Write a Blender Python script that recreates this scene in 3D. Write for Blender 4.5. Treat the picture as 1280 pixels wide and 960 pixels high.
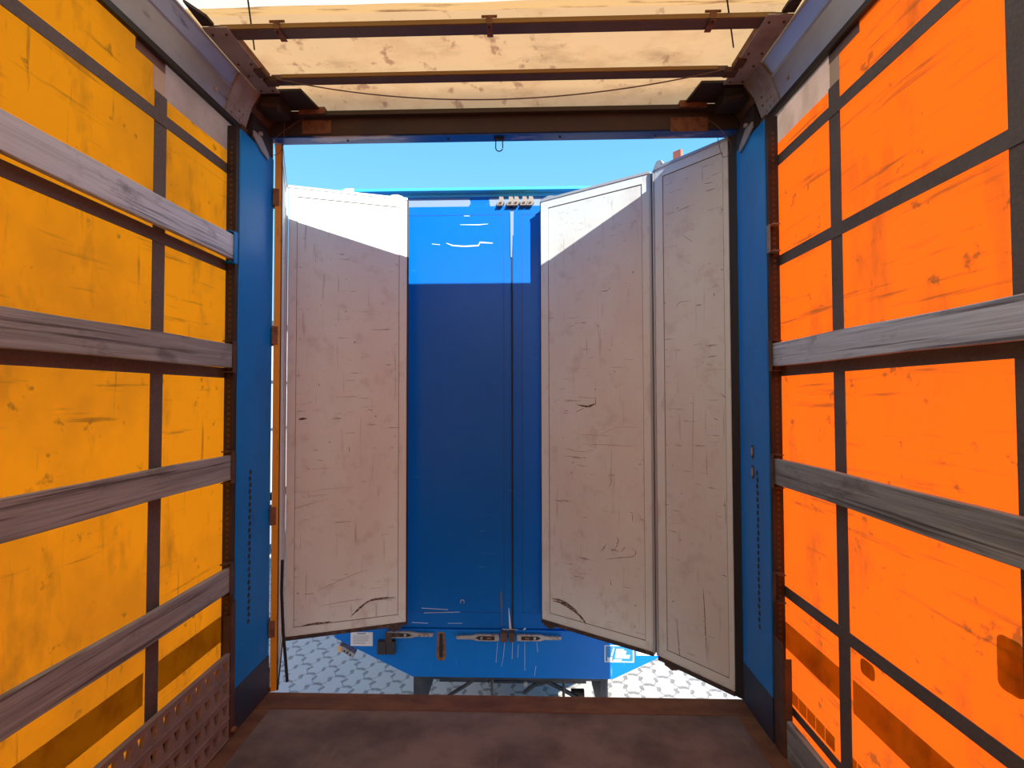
import bpy, bmesh, math, random
from mathutils import Vector, Matrix
random.seed(7)
S = bpy.context.scene
for o in list(bpy.data.objects): bpy.data.objects.remove(o)
C = S.collection
rad = math.radians

# ---------------------------------------------------------------- camera
F, YAW, PITCH, ROLL, EYE = 600.0, rad(1.55), rad(1.42), rad(-0.12), 1.584
fw = Vector((-math.sin(YAW)*math.cos(PITCH), math.cos(YAW)*math.cos(PITCH), math.sin(PITCH)))
rt = Vector((math.cos(YAW), math.sin(YAW), 0)); up = rt.cross(fw)
rt, up = rt*math.cos(ROLL)+up*math.sin(ROLL), -rt*math.sin(ROLL)+up*math.cos(ROLL)
cd = bpy.data.cameras.new('camera'); cam = bpy.data.objects.new('camera', cd); C.objects.link(cam)
cd.sensor_width = 36; cd.lens = F/1280*36; cd.clip_start = 0.02; cd.clip_end = 500
m = Matrix.Identity(4)
for i in range(3):
    m[i][0], m[i][1], m[i][2] = rt[i], up[i], -fw[i]
m[2][3] = EYE
cam.matrix_world = m; S.camera = cam

# ---------------------------------------------------------------- sky, sun, exposure
W = bpy.data.worlds.new('sky'); S.world = W; W.use_nodes = True
nt = W.node_tree; nt.nodes.clear()
tc = nt.nodes.new('ShaderNodeTexCoord'); sp = nt.nodes.new('ShaderNodeSeparateXYZ'); cr = nt.nodes.new('ShaderNodeValToRGB')
bg = nt.nodes.new('ShaderNodeBackground'); wo = nt.nodes.new('ShaderNodeOutputWorld')
nt.links.new(tc.outputs['Generated'], sp.inputs[0]); nt.links.new(sp.outputs[2], cr.inputs[0])
nt.links.new(cr.outputs[0], bg.inputs[0]); nt.links.new(bg.outputs[0], wo.inputs[0])
e = cr.color_ramp.elements
e[0].position = 0.0; e[0].color = (.62, .80, .95, 1)
e[1].position = 1.0; e[1].color = (.10, .33, .85, 1)
x = e.new(.30); x.color = (.25, .66, 1.0, 1)
x = e.new(.48); x.color = (.17, .52, .98, 1)
bg.inputs[1].default_value = 1.05

sd = bpy.data.lights.new('sun', 'SUN'); sun = bpy.data.objects.new('sun', sd); C.objects.link(sun)
sd.energy = 9.2; sd.angle = rad(.53); sd.color = (1, .95, .87)
sun.rotation_euler = Vector((-.62, 1, -.85)).to_track_quat('-Z', 'Y').to_euler()
sun.location = (6, -8, 10)
vs = S.view_settings
vs.view_transform = 'Standard'; vs.look = 'None'; vs.gamma = 1; vs.exposure = 0.25; vs.use_curve_mapping = False

# ---------------------------------------------------------------- helpers
def ray(px, py): return rt*((px-640)/F) - up*((py-480)/F) + fw
def on_plane(px, py, p0, n):
    v = ray(px, py); c = Vector((0, 0, EYE)); t = (p0-c).dot(n)/v.dot(n); return c+v*t
def AX(px, py, x): return on_plane(px, py, Vector((x, 0, 0)), Vector((1, 0, 0)))
def AY(px, py, y): return on_plane(px, py, Vector((0, y, 0)), Vector((0, 1, 0)))
def AZ(px, py, z): return on_plane(px, py, Vector((0, 0, z)), Vector((0, 0, 1)))

class MB:
    def __init__(s): s.b = bmesh.new()
    def box(s, x0, x1, y0, y1, z0, z1, M=None):
        P = [Vector((x, y, z)) for x in (x0, x1) for y in (y0, y1) for z in (z0, z1)]
        if M: P = [M @ p for p in P]
        v = [s.b.verts.new(p) for p in P]
        for f in ((0, 1, 3, 2), (4, 6, 7, 5), (0, 4, 5, 1), (2, 3, 7, 6), (0, 2, 6, 4), (1, 5, 7, 3)):
            s.b.faces.new([v[i] for i in f])
        return s
    def prism(s, pts, d):                       # planar polygon extruded by vector d
        a = [s.b.verts.new(p) for p in pts]; c = [s.b.verts.new(Vector(p)+Vector(d)) for p in pts]
        n = len(a); s.b.faces.new(a); s.b.faces.new(c[::-1])
        for i in range(n): s.b.faces.new((a[i], c[i], c[(i+1) % n], a[(i+1) % n]))
        return s
    def tube(s, pts, r, n=8):
        pts = [Vector(p) for p in pts]; rings = []
        for i, p in enumerate(pts):
            t = (pts[min(i+1, len(pts)-1)]-pts[max(i-1, 0)]).normalized()
            a = t.cross(Vector((0, 0, 1)))
            if a.length < .1: a = t.cross(Vector((1, 0, 0)))
            a.normalize(); b = t.cross(a)
            rr = r[i] if isinstance(r, (list, tuple)) else r
            rings.append([s.b.verts.new(p+a*rr*math.cos(2*math.pi*k/n)+b*rr*math.sin(2*math.pi*k/n)) for k in range(n)])
        for i in range(len(rings)-1):
            for k in range(n):
                s.b.faces.new((rings[i][k], rings[i][(k+1) % n], rings[i+1][(k+1) % n], rings[i+1][k]))
        s.b.faces.new(rings[0][::-1]); s.b.faces.new(rings[-1])
        return s
    def ribbon(s, pts, w, n, th=.0015):         # flat strip following pts in the plane with normal n
        n = Vector(n).normalized(); pts = [Vector(p) for p in pts]
        L, R_ = [], []
        for i, p in enumerate(pts):
            t = (pts[min(i+1, len(pts)-1)]-pts[max(i-1, 0)]).normalized(); a = n.cross(t)
            ww = w[i] if isinstance(w, (list, tuple)) else w
            L.append(p+a*ww/2); R_.append(p-a*ww/2)
        s.prism(L+R_[::-1], n*th) if len(pts) == 2 else [s.prism([L[i], L[i+1], R_[i+1], R_[i]], n*th) for i in range(len(pts)-1)]
        return s
    def build(s, name, mat, parent=None, bevel=0, smooth=False):
        bmesh.ops.recalc_face_normals(s.b, faces=s.b.faces)
        me = bpy.data.meshes.new(name); s.b.to_mesh(me); s.b.free()
        o = bpy.data.objects.new(name, me); C.objects.link(o)
        me.materials.append(mat)
        if smooth:
            for p in me.polygons: p.use_smooth = True
        if bevel:
            bv = o.modifiers.new('bevel', 'BEVEL'); bv.width = bevel; bv.segments = 2; bv.limit_method = 'ANGLE'
        if parent: o.parent = parent
        return o

def tag(o, label=None, cat=None, group=None, kind=None):
    if label: o['label'] = label
    if cat: o['category'] = cat
    if group: o['group'] = group
    if kind: o['kind'] = kind
    return o
def thing(name, label, cat, loc=(0, 0, 0), group=None):
    # Empty at the base; children are built in world coordinates and shifted through the inverse matrix
    o = bpy.data.objects.new(name, None); C.objects.link(o); o.location = loc; o.empty_display_size = .1
    return tag(o, label, cat, group)
def part(name, mb, mat, parent, **k):
    label = k.pop('label', None)
    o = mb.build(name, mat, parent, **k)
    # bring the child's mesh back to world position below the moved Empty
    root = parent
    off = Vector((0, 0, 0))
    while root: off += Vector(root.location); root = root.parent
    o.data.transform(Matrix.Translation(-off))
    if label: o['label'] = label
    return o

# ---------------------------------------------------------------- materials
def node_mat(name):
    m = bpy.data.materials.new(name); m.use_nodes = True; t = m.node_tree; t.nodes.clear()
    out = t.nodes.new('ShaderNodeOutputMaterial'); return m, t, out
def noise_mask(t, scale, lo, hi, detail=5, mul=1.0, loc=(0, 0, 0), rough=.6):
    g = t.nodes.new('ShaderNodeNewGeometry'); mp = t.nodes.new('ShaderNodeMapping'); n = t.nodes.new('ShaderNodeTexNoise')
    mp.inputs['Scale'].default_value = scale if isinstance(scale, (tuple, list)) else (scale,)*3
    mp.inputs['Location'].default_value = loc
    n.inputs['Scale'].default_value = 1; n.inputs['Detail'].default_value = detail; n.inputs['Roughness'].default_value = rough
    mr = t.nodes.new('ShaderNodeMapRange'); mr.inputs[1].default_value = lo; mr.inputs[2].default_value = hi; mr.inputs[4].default_value = mul
    t.links.new(g.outputs['Position'], mp.inputs[0]); t.links.new(mp.outputs[0], n.inputs[0]); t.links.new(n.outputs[0], mr.inputs[0])
    return mr.outputs[0]
def mix_col(t, fac, a, b, mode='MIX'):
    n = t.nodes.new('ShaderNodeMix'); n.data_type = 'RGBA'; n.blend_type = mode
    for s, v in ((0, fac), (6, a), (7, b)):
        if hasattr(v, 'node'): t.links.new(v, n.inputs[s])
        else: n.inputs[s].default_value = v if s == 0 else (*v, 1)
    return n.outputs[2]
def colour(t, base, dirt):
    c = base
    for i, d in enumerate(dirt):
        col, scale, lo, hi, mul = d[:5]
        c = mix_col(t, noise_mask(t, scale, lo, hi, detail=d[5] if len(d) > 5 else 5, mul=mul, loc=(i*7.3, i*3.1, i*5.7)), c, col)
    return c
def setc(t, sock, v):
    if hasattr(v, 'node'): t.links.new(v, sock)
    else: sock.default_value = (*v, 1)
def M(name, base, rough=.6, metal=0, dirt=(), bump=None, spec=.5):
    m, t, out = node_mat(name); b = t.nodes.new('ShaderNodeBsdfPrincipled')
    setc(t, b.inputs['Base Color'], colour(t, base, dirt))
    b.inputs['Roughness'].default_value = rough; b.inputs['Metallic'].default_value = metal
    b.inputs['Specular IOR Level'].default_value = spec
    if bump:
        bp = t.nodes.new('ShaderNodeBump'); bp.inputs['Strength'].default_value = bump[1]; bp.inputs['Distance'].default_value = .004
        t.links.new(noise_mask(t, bump[0], .25, .75), bp.inputs['Height']); t.links.new(bp.outputs[0], b.inputs['Normal'])
    t.links.new(b.outputs[0], out.inputs[0]); return m
def cloth(name, refl, trans, dirt=(), tfac=.6, tdirt=None):
    """tarpaulin: diffuse in front, light coming through from behind"""
    m, t, out = node_mat(name)
    d = t.nodes.new('ShaderNodeBsdfDiffuse'); tr = t.nodes.new('ShaderNodeBsdfTranslucent'); mx = t.nodes.new('ShaderNodeMixShader')
    setc(t, d.inputs[0], colour(t, refl, dirt)); setc(t, tr.inputs[0], colour(t, trans, tdirt if tdirt is not None else dirt))
    mx.inputs[0].default_value = tfac
    t.links.new(d.outputs[0], mx.inputs[1]); t.links.new(tr.outputs[0], mx.inputs[2]); t.links.new(mx.outputs[0], out.inputs[0])
    return m

BR = (.10, .045, .012)
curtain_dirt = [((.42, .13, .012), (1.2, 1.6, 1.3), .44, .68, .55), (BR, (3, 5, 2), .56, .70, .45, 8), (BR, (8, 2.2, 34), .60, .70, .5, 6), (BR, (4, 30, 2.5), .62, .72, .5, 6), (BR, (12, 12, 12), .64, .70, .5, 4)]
m_curL = cloth('orange_tarpaulin_left_light', (.88, .24, .015), (1.0, .295, .006), curtain_dirt, .84)  # same cloth as the right curtain; left side's yellower light put into colour
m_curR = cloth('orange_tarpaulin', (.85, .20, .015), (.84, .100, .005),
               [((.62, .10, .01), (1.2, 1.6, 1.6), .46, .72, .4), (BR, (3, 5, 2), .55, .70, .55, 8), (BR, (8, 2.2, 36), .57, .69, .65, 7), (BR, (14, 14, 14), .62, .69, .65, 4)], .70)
m_strap = M('grey_webbing', (.088, .092, .098), .85, dirt=[((.055, .045, .04), (6, 6, 6), .4, .7, .6), ((.16, .13, .12), (90, 90, 90), .4, .7, .5)])
m_patchcloth = cloth('greyed_tarpaulin_patch', (.40, .29, .24), (.50, .33, .25), [((.22, .14, .10), (2, 6, 4), .4, .7, .6)], .45)
m_patchdark = M('dark_tarpaulin_strip', (.15, .12, .11), .8)
m_patchpale = M('pale_repair_patch', (.46, .40, .33), .8)
m_tape = cloth('olive_reflective_tape', (.34, .20, .02), (.66, .62, .30), [((.30, .18, .03), (4, 8, 6), .5, .7, .5)], .8)
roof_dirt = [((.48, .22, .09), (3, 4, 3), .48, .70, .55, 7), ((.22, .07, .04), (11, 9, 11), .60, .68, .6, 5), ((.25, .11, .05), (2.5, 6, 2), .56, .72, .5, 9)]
m_roof = cloth('beige_roof_tarpaulin', (.74, .50, .28), (.70, .42, .19), roof_dirt, .5)
m_roofpale = cloth('sunlit_roof_tarpaulin', (.80, .74, .60), (.82, .72, .55), [((.5, .38, .2), (3, 3, 3), .6, .75, .3)], .6)  # stronger sun through this stretch is put into the paler colour
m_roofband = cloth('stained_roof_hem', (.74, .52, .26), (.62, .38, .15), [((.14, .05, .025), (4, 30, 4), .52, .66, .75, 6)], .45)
def wood(name, a, b, c, rough=.55):
    return M(name, a, rough, dirt=[(b, (30, 2.2, 42), .35, .65, .75, 8), (c, (18, 1.3, 60), .54, .64, .85, 8), (c, (9, 5, 9), .57, .70, .6, 6)], bump=((30, 2.5, 90), .35))
m_wood = wood('weathered_grey_wood', (.29, .345, .355), (.15, .175, .18), (.045, .038, .038))
m_woodpale = wood('sky_tinted_wood', (.50, .61, .72), (.33, .41, .49), (.07, .065, .07), .36)  # grey wood with the sky's bluish light put into its colour
m_alu = M('dull_aluminium', (.42, .48, .52), .36, .6, dirt=[((.20, .17, .16), (3, 1.5, 3), .45, .7, .6), ((.06, .045, .04), (14, 3, 14), .66, .75, .7)])
m_plate = M('galvanised_grey_plate', (.30, .32, .33), .6, .2, dirt=[((.12, .075, .05), (7, 7, 7), .45, .7, .6)])
m_perf = M('perforated_board_metal', (.25, .22, .20), .6, .1, dirt=[((.12, .10, .085), (8, 8, 8), .4, .7, .6), ((.36, .32, .28), (30, 6, 60), .6, .7, .5)])
m_dark = M('blackened_steel', (.022, .017, .018), .6, .2, dirt=[((.055, .032, .022), (6, 6, 6), .45, .7, .7)])
m_brown = M('rusty_brown_steel', (.075, .045, .033), .7, .2, dirt=[((.17, .085, .04), (9, 9, 9), .5, .7, .7)])
m_rust = M('rust', (.24, .11, .045), .85, 0, dirt=[((.08, .035, .02), (20, 20, 20), .45, .65, .8)])
m_hinge = M('brown_hinge_steel', (.20, .105, .065), .7, .2, dirt=[((.09, .045, .03), (30, 30, 30), .45, .65, .8)])
m_bluepost = M('blue_post_paint', (.0, .20, .66), .36, spec=.3, dirt=[((.0, .12, .42), (4, 4, 2), .5, .75, .5), ((.03, .04, .06), (14, 14, 5), .64, .74, .6)])
m_bluegrime = M('grimy_blue_steel', (.02, .04, .08), .55, dirt=[((.06, .045, .04), (7, 7, 7), .4, .7, .7)])
m_blue = M('glossy_blue_paint', (.0, .125, .50), .3, spec=.3, dirt=[((.0, .095, .42), (1.2, 1, 1.5), .4, .7, .4), ((.15, .33, .6), (5, 5, 60), .70, .76, .5)])
m_bluebump = M('worn_blue_bumper_paint', (.0, .17, .62), .42, spec=.3, dirt=[((.0, .13, .50), (3, 3, 1), .4, .7, .4), ((.25, .45, .65), (60, 60, 6), .68, .75, .4), ((.02, .03, .06), (8, 8, 3), .66, .76, .5)])
m_cyan = M('bright_cyan_cap', (.05, .42, .66), .3)
m_lav = M('bare_lavender_primer', (.18, .25, .38), .6, dirt=[((.1, .3, .6), (20, 20, 20), .58, .66, .8)])
door_dirt = [((.56, .50, .46), (1.5, 1.5, .9), .4, .75, .6), ((.36, .29, .25), (9, 9, 9), .54, .72, .35, 8), ((.10, .07, .06), (5, 5, 60), .655, .70, .7, 5), ((.08, .06, .05), (34, 34, 34), .70, .73, .7, 3), ((.22, .17, .15), (34, 34, 2.5), .62, .72, .5, 5)]
m_door = M('scuffed_off_white_panel', (.66, .735, .70), .5, dirt=door_dirt)
m_trim = M('off_white_edge_profile', (.65, .72, .69), .45, dirt=[((.42, .34, .29), (10, 10, 5), .55, .72, .5)])
m_cap = M('pale_grey_aluminium_cap', (.42, .42, .42), .45, .3)
m_seal = M('black_rubber', (.012, .011, .012), .6)
m_sealbrown = M('dirty_brown_rubber', (.035, .022, .017), .7, dirt=[((.14, .08, .05), (20, 20, 20), .5, .65, .6)])
m_yellow = M('ochre_yellow_paint', (.62, .30, .012), .5, dirt=[((.25, .12, .03), (40, 40, 8), .58, .7, .7)])
m_scuff = M('black_rub_mark', (.055, .042, .04), .8, dirt=[((.38, .29, .24), (70, 70, 70), .48, .60, .9)])
m_scratch = M('brown_scratch', (.19, .13, .10), .8, dirt=[((.44, .35, .30), (60, 60, 60), .5, .62, .9)])
m_white = M('white_vinyl', (.72, .74, .74), .5)
m_print = M('grey_print', (.32, .34, .36), .6)
m_chalk = M('white_scrape', (.55, .68, .78), .6)
m_latch = M('worn_latch_metal', (.42, .40, .38), .5, .4, dirt=[((.16, .10, .06), (30, 30, 30), .5, .66, .8)])
m_keeper = M('tan_keeper_metal', (.24, .20, .16), .6, .1)
m_rubberblock = M('brown_black_rubber_block', (.035, .03, .032), .7)
m_wire = M('thin_grey_wire', (.14, .11, .10), .5, .5)
m_amber = M('amber_lens', (.70, .42, .18), .3)
m_redlens = M('faded_red_reflector', (.50, .16, .09), .4)
m_chassis = M('dark_chassis_paint', (.035, .04, .05), .5, .2, dirt=[((.10, .10, .11), (6, 6, 6), .45, .7, .6)])
m_tyre = M('tyre_rubber', (.02, .02, .02), .8)
m_whitetrailer = M('white_box_panel', (.88, .88, .86), .5, dirt=[((.6, .55, .5), (.5, .5, 2), .5, .8, .4)])
m_grey = M('light_grey_skirt', (.45, .46, .48), .6)
m_claddark = M('dark_box_trim', (.12, .10, .10), .6)
# floor: worn brown film-faced plywood, rust along the edges
m_floor = M('worn_brown_plywood_floor', (.155, .128, .115), .6,
            dirt=[((.22, .165, .135), (1.6, 3.2, 1), .40, .70, .8, 8), ((.055, .040, .037), (4, 5, 4), .42, .68, .75, 9), ((.24, .16, .115), (26, 3, 20), .6, .74, .45, 8), ((.28, .15, .08), (60, 60, 60), .72, .78, .6)], bump=((20, 20, 20), .2))
m_sill = M('rusted_steel_sill', (.20, .095, .045), .6, .2, dirt=[((.09, .04, .03), (4, 9, 4), .42, .66, .85, 8), ((.30, .20, .14), (40, 40, 40), .68, .76, .7)])

# pavers: interlocking wavy concrete blocks, dark sand in lens-shaped joints
def paver_mat():
    m, t, out = node_mat('wavy_interlocking_pavers'); N = t.nodes.new; L = t.links.new
    g = N('ShaderNodeNewGeometry'); mp = N('ShaderNodeMapping'); mp.inputs['Rotation'].default_value = (0, 0, rad(-38))
    mp.inputs['Scale'].default_value = (1/.21,)*3
    wob = N('ShaderNodeTexNoise'); wob.inputs['Scale'].default_value = 5; wob.inputs['Detail'].default_value = 2
    L(g.outputs['Position'], mp.inputs[0]); L(g.outputs['Position'], wob.inputs[0])
    s = N('ShaderNodeSeparateXYZ'); L(mp.outputs[0], s.inputs[0])
    def mth(op, a, b=None, c=None):
        n = N('ShaderNodeMath'); n.operation = op
        for i, v in enumerate((a, b, c)):
            if v is None: continue
            if hasattr(v, 'node'): L(v, n.inputs[i])
            else: n.inputs[i].default_value = v
        return n.outputs[0]
    w = mth('MULTIPLY', mth('SUBTRACT', wob.outputs[0], .5), .22)
    u = mth('ADD', s.outputs[0], w); v = mth('SUBTRACT', s.outputs[1], w)
    def family(a, b):           # joints at integer b, wavy along a, swelling into a lens twice per block
        bb = mth('ADD', b, mth('MULTIPLY', mth('SINE', mth('MULTIPLY', a, 2*math.pi)), .13))
        d = mth('ABSOLUTE', mth('SUBTRACT', mth('FRACT', mth('ADD', bb, .5)), .5))
        lens = mth('POWER', mth('MAXIMUM', mth('SINE', mth('MULTIPLY_ADD', a, 4*math.pi, .9)), 0.0), .8)
        wd = mth('MULTIPLY_ADD', lens, .13, .020)
        mr = N('ShaderNodeMapRange'); L(mth('DIVIDE', d, wd), mr.inputs[0])
        mr.inputs[1].default_value = .8; mr.inputs[2].default_value = 1.15; mr.inputs[3].default_value = 1; mr.inputs[4].default_value = 0
        return mr.outputs[0]
    j = mth('MAXIMUM', family(u, v), family(v, mth('ADD', u, 0)))
    base = colour(t, (.52, .485, .43), [((.44, .42, .39), (3, 3, 3), .4, .7, .6), ((.5, .48, .44), (60, 60, 60), .5, .7, .5)])
    dark = colour(t, (.15, .135, .125), [((.32, .30, .28), (90, 90, 90), .45, .6, .7)])
    c = mix_col(t, mth('MULTIPLY', j, .8), base, dark)
    b = N('ShaderNodeBsdfPrincipled'); b.inputs['Roughness'].default_value = .85; L(c, b.inputs['Base Color'])
    bp = N('ShaderNodeBump'); bp.inputs['Strength'].default_value = .5; bp.inputs['Distance'].default_value = .006
    L(mth('SUBTRACT', 1.0, j), bp.inputs['Height']); L(bp.outputs[0], b.inputs['Normal'])
    L(b.outputs[0], out.inputs[0]); return m
m_paver = paver_mat()

# ---------------------------------------------------------------- main measures
XL, XR = -1.375, 1.128          # inner faces of the rear posts
CL, CR = -1.440, 1.195          # curtains
Y0, YD = -6.0, 2.57             # front wall, rear edge of the load floor
GZ = -1.15                      # ground below the load floor

# ---------------------------------------------------------------- ground, floor, front wall
o = MB().box(-60, 60, -60, 90, GZ-.1, GZ).build('ground', m_paver)
tag(o, 'yard ground paved with wavy interlocking pale concrete blocks', 'ground', kind='structure')
o = MB().box(-1.36, 1.113, Y0, 2.44, -.03, 0).build('floor', m_floor)
tag(o, 'worn brown plywood load floor of the trailer', 'floor', kind='structure')
o = MB().box(XL+.002, XR-.002, 2.44, YD, -.10, .003).build('trim_1', m_sill)
tag(o, 'rusted steel sill across the rear edge of the load floor', 'sill', kind='structure')
for i, (a, b) in enumerate(((-1.449, -1.3605), (1.1135, 1.204))):
    o = MB().box(a, b, Y0, 2.44, -.10, -.001).build('trim_%d' % (i+2), m_sill); tag(o, kind='structure')
for i, (a, b) in enumerate(((-1.36, -1.295), (1.045, 1.113))):
    o = MB().box(a, b, Y0, 2.44, 0, .002).build('trim_%d' % (i+4), m_sill); tag(o, kind='structure')
o = MB().box(-1.43, 1.185, Y0-.05, Y0, -.1, 3.13).build('wall_front', m_woodpale); tag(o, kind='structure')
# frame below the load floor, so that it stands on something
o = MB().box(-.75, -.62, Y0, 2.3, -.45, -.10).box(.38, .51, Y0, 2.3, -.45, -.10)
o.build('trim_6', m_chassis)['kind'] = 'structure'

# ---------------------------------------------------------------- side curtains
def sheet(mb, x, y0, y1, z0, z1, ny, nz, amp):
    rows = []
    for i in range(ny+1):
        y = y0+(y1-y0)*i/ny; row = []
        for k in range(nz+1):
            z = z0+(z1-z0)*k/nz
            d = amp*(math.sin(y*7.1+z*1.3)+.6*math.sin(y*15+z*4.1)+.7*math.sin(z*6.3-y*2))
            row.append(mb.b.verts.new((x+d, y, z)))
        rows.append(row)
    for i in range(ny):
        for k in range(nz): mb.b.faces.new((rows[i][k], rows[i+1][k], rows[i+1][k+1], rows[i][k+1]))
    return mb
def curtain(name, x, s, mat, y_patch, label):
    mb = sheet(MB(), x, Y0, 2.50, -.06, 2.775, 130, 44, .0017)
    sheet(mb, x, Y0, y_patch, 2.775, 3.02, 120, 4, .0017)
    w = mb.build(name, mat, smooth=True); tag(w, label, 'curtain wall', kind='structure')
    xi = x+s*.007                                # straps lie just inside the tarpaulin
    def st(y0, y1, z0, z1, nm='strap', mt=m_strap, off=0.0, th=.003):
        a = xi+s*off; MB_ = MB().box(min(a, a+s*th), max(a, a+s*th), y0, y1, z0, z1)
        return part(nm, MB_, mt, w)
    return w, st
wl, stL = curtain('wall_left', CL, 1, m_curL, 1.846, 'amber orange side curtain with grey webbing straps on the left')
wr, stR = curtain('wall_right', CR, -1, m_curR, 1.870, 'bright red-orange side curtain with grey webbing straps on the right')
for st, ys, e1 in ((stL, (1.795, 1.12, .44, -.24), 2.262), (stR, (1.813, 1.118, .44, -.24), 2.300)):
    for i, y in enumerate(ys): st(y, y+(.062 if i == 0 else .075), -.05, 2.775 if i == 0 else 3.0)
    st(e1, e1+.08, -.05, 2.775)
for st in (stL, stR):
    for z in (2.655, 2.185, 1.672, .668, .165 if st is stR else .10):
        st(-.5, 2.34, z, z+(.048 if z > .2 else .036), off=.0032)
# reflective tape and mends
for st, pieces in ((stL, ((-.5, 1.790), (1.86, 2.26))), (stR, ((-.5, 1.808), (1.88, 2.296)))):
    for a, b in pieces: st(a, b, .428, .548, 'reflective_tape', m_tape, off=-.004, th=.001)
for k in range(24):
    y = 2.292-.062*(k+1)
    if 1.80 < y < 1.88: continue
    stR(y, y+.057, .205, .262, 'tape_square', m_tape, off=-.004, th=.001)
def round_patch(w, x, y0, y1, z0, z1, mt=m_tape, r=.018):
    pts = []
    for cy, cz, a0 in ((y1-r, z1-r, 0), (y0+r, z1-r, 90), (y0+r, z0+r, 180), (y1-r, z0+r, 270)):
        for k in range(5):
            a = rad(a0+k*22.5); pts.append((x, cy+r*math.cos(a), cz+r*math.sin(a)))
    return part('round_patch', MB().prism(pts, (-.001, 0, 0)), mt, w)
round_patch(wr, CR-.004, 1.195, 1.262, .850, .985)
round_patch(wr, CR-.004, 1.695, 1.765, .600, .655)
# greyed upper corner pieces
for w, st, yp in ((wl, stL, 1.846), (wr, stR, 1.870)):
    x = CL if w is wl else CR
    part('repair_patch', sheet(MB(), x, yp, 2.50, 2.775, 3.02, 14, 4, .0017), m_patchcloth, w, label='faded pinkish grey patch')
    st(1.70, yp, 2.87, 3.0, 'patch_strip', m_patchdark, off=.0005, th=.0015)
    st(yp-.058, yp-.001, 2.775, 2.87, 'pale_patch', m_patchpale, off=-.001, th=.002)

# ---------------------------------------------------------------- wooden and metal laths
def lath(x, s, z0, z1, mat, label, y1=2.233, grp=None, y0=-1.1, wob=.004, name='wooden_lath'):
    mb = MB(); n = 26; th = .024*s; P = []
    for i in range(n+1):
        y = y0+(y1-y0)*i/n
        w1 = wob*(math.sin(y*2.3+z0*9)+.4*math.sin(y*9+z0*3)); w2 = wob*(.7*math.sin(y*2.3+z0*9)+.4*math.sin(y*7.7+z1*5))
        P.append([mb.b.verts.new((x, y, z0+w2)), mb.b.verts.new((x, y, z1+w1)), mb.b.verts.new((x-th, y, z1+w1)), mb.b.verts.new((x-th, y, z0+w2))])
    for i in range(n):
        for k in range(4): mb.b.faces.new((P[i][k], P[i][(k+1) % 4], P[i+1][(k+1) % 4], P[i+1][k]))
    mb.b.faces.new(P[0]); mb.b.faces.new(P[-1][::-1])
    return tag(mb.build(name, mat, bevel=.003), label, 'side lath', grp)
GL = 'wooden side laths along the left curtain'; GR = 'wooden side laths along the right curtain'
lath(-1.372, 1, 2.232, 2.346, m_woodpale, 'sky-tinted blue-grey wooden lath, topmost of the four along the left curtain', grp=GL)
lath(-1.372, 1, 1.715, 1.826, m_wood, 'grey-brown wooden lath, second from the top along the left curtain', grp=GL)
lath(-1.372, 1, 1.197, 1.311, m_wood, 'weathered wooden lath, third from the top along the left curtain', grp=GL)
lath(-1.372, 1, .678, .791, m_wood, 'dark weathered wooden lath, lowest wooden one along the left curtain above the perforated boards', grp=GL)
lath(1.130, -1, 1.712, 1.817, m_woodpale, 'pale sky-tinted wooden lath, topmost one along the right curtain', grp=GR)
lath(1.130, -1, 1.183, 1.299, m_wood, 'grey-brown wooden lath across the middle of the right curtain', grp=GR)
lath(1.130, -1, .004, .078, m_wood, 'low grey wooden board at the foot of the right curtain, lower of two', y1=2.15, grp=GR, wob=.001)
lath(1.130, -1, .080, .172, m_wood, 'grey wooden board at the foot of the right curtain, upper of two', y1=2.15, grp=GR, wob=.001)

# perforated metal boards, four stacked on the left
def perforated(z0, z1, label):
    mb = MB(); x = -1.372; px = .060; n = 42; y_end = 2.219; h = z1-z0; d = .018
    zb, zt = z0+h*.24, z1-h*.26
    for i in range(n):
        a = y_end-px*(i+1); b = a+px; c = (a+b)/2
        hb, ht = .008, .019                      # hole narrower at the foot
        O = [(a, z0), (b, z0), (b, z1), (a, z1)]; I = [(c-hb, zb), (c+hb, zb), (c+ht, zt), (c-ht, zt)]
        fo = [mb.b.verts.new((x, *p)) for p in O]; fi = [mb.b.verts.new((x, *p)) for p in I]; bi = [mb.b.verts.new((x-d, *p)) for p in I]
        for k in range(4):
            mb.b.faces.new((fo[k], fo[(k+1) % 4], fi[(k+1) % 4], fi[k])); mb.b.faces.new((fi[k], fi[(k+1) % 4], bi[(k+1) % 4], bi[k]))
    a = y_end-px*n
    mb.box(x-d, x+.004, a, y_end, z1-.004, z1-.0005); mb.box(x-d, x+.004, a, y_end, z0+.0005, z0+.004)
    bmesh.ops.remove_doubles(mb.b, verts=mb.b.verts, dist=1e-5)
    return tag(mb.build('perforated_board', m_perf), label, 'side board', 'perforated boards at the foot of the left curtain')
names = ['lowest perforated metal board on the left, standing on the floor', 'perforated metal board on the left, second one up from the floor',
         'perforated metal board on the left, third one up from the floor', 'top perforated metal board on the left, orange curtain showing through its holes']
for k in range(4): perforated(.004+k*.098, .100+k*.098, names[k])
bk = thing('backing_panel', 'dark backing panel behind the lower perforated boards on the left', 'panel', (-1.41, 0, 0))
part('panel', MB().box(-1.416, -1.404, -.5, 2.20, .002, .255), m_dark, bk)

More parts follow.
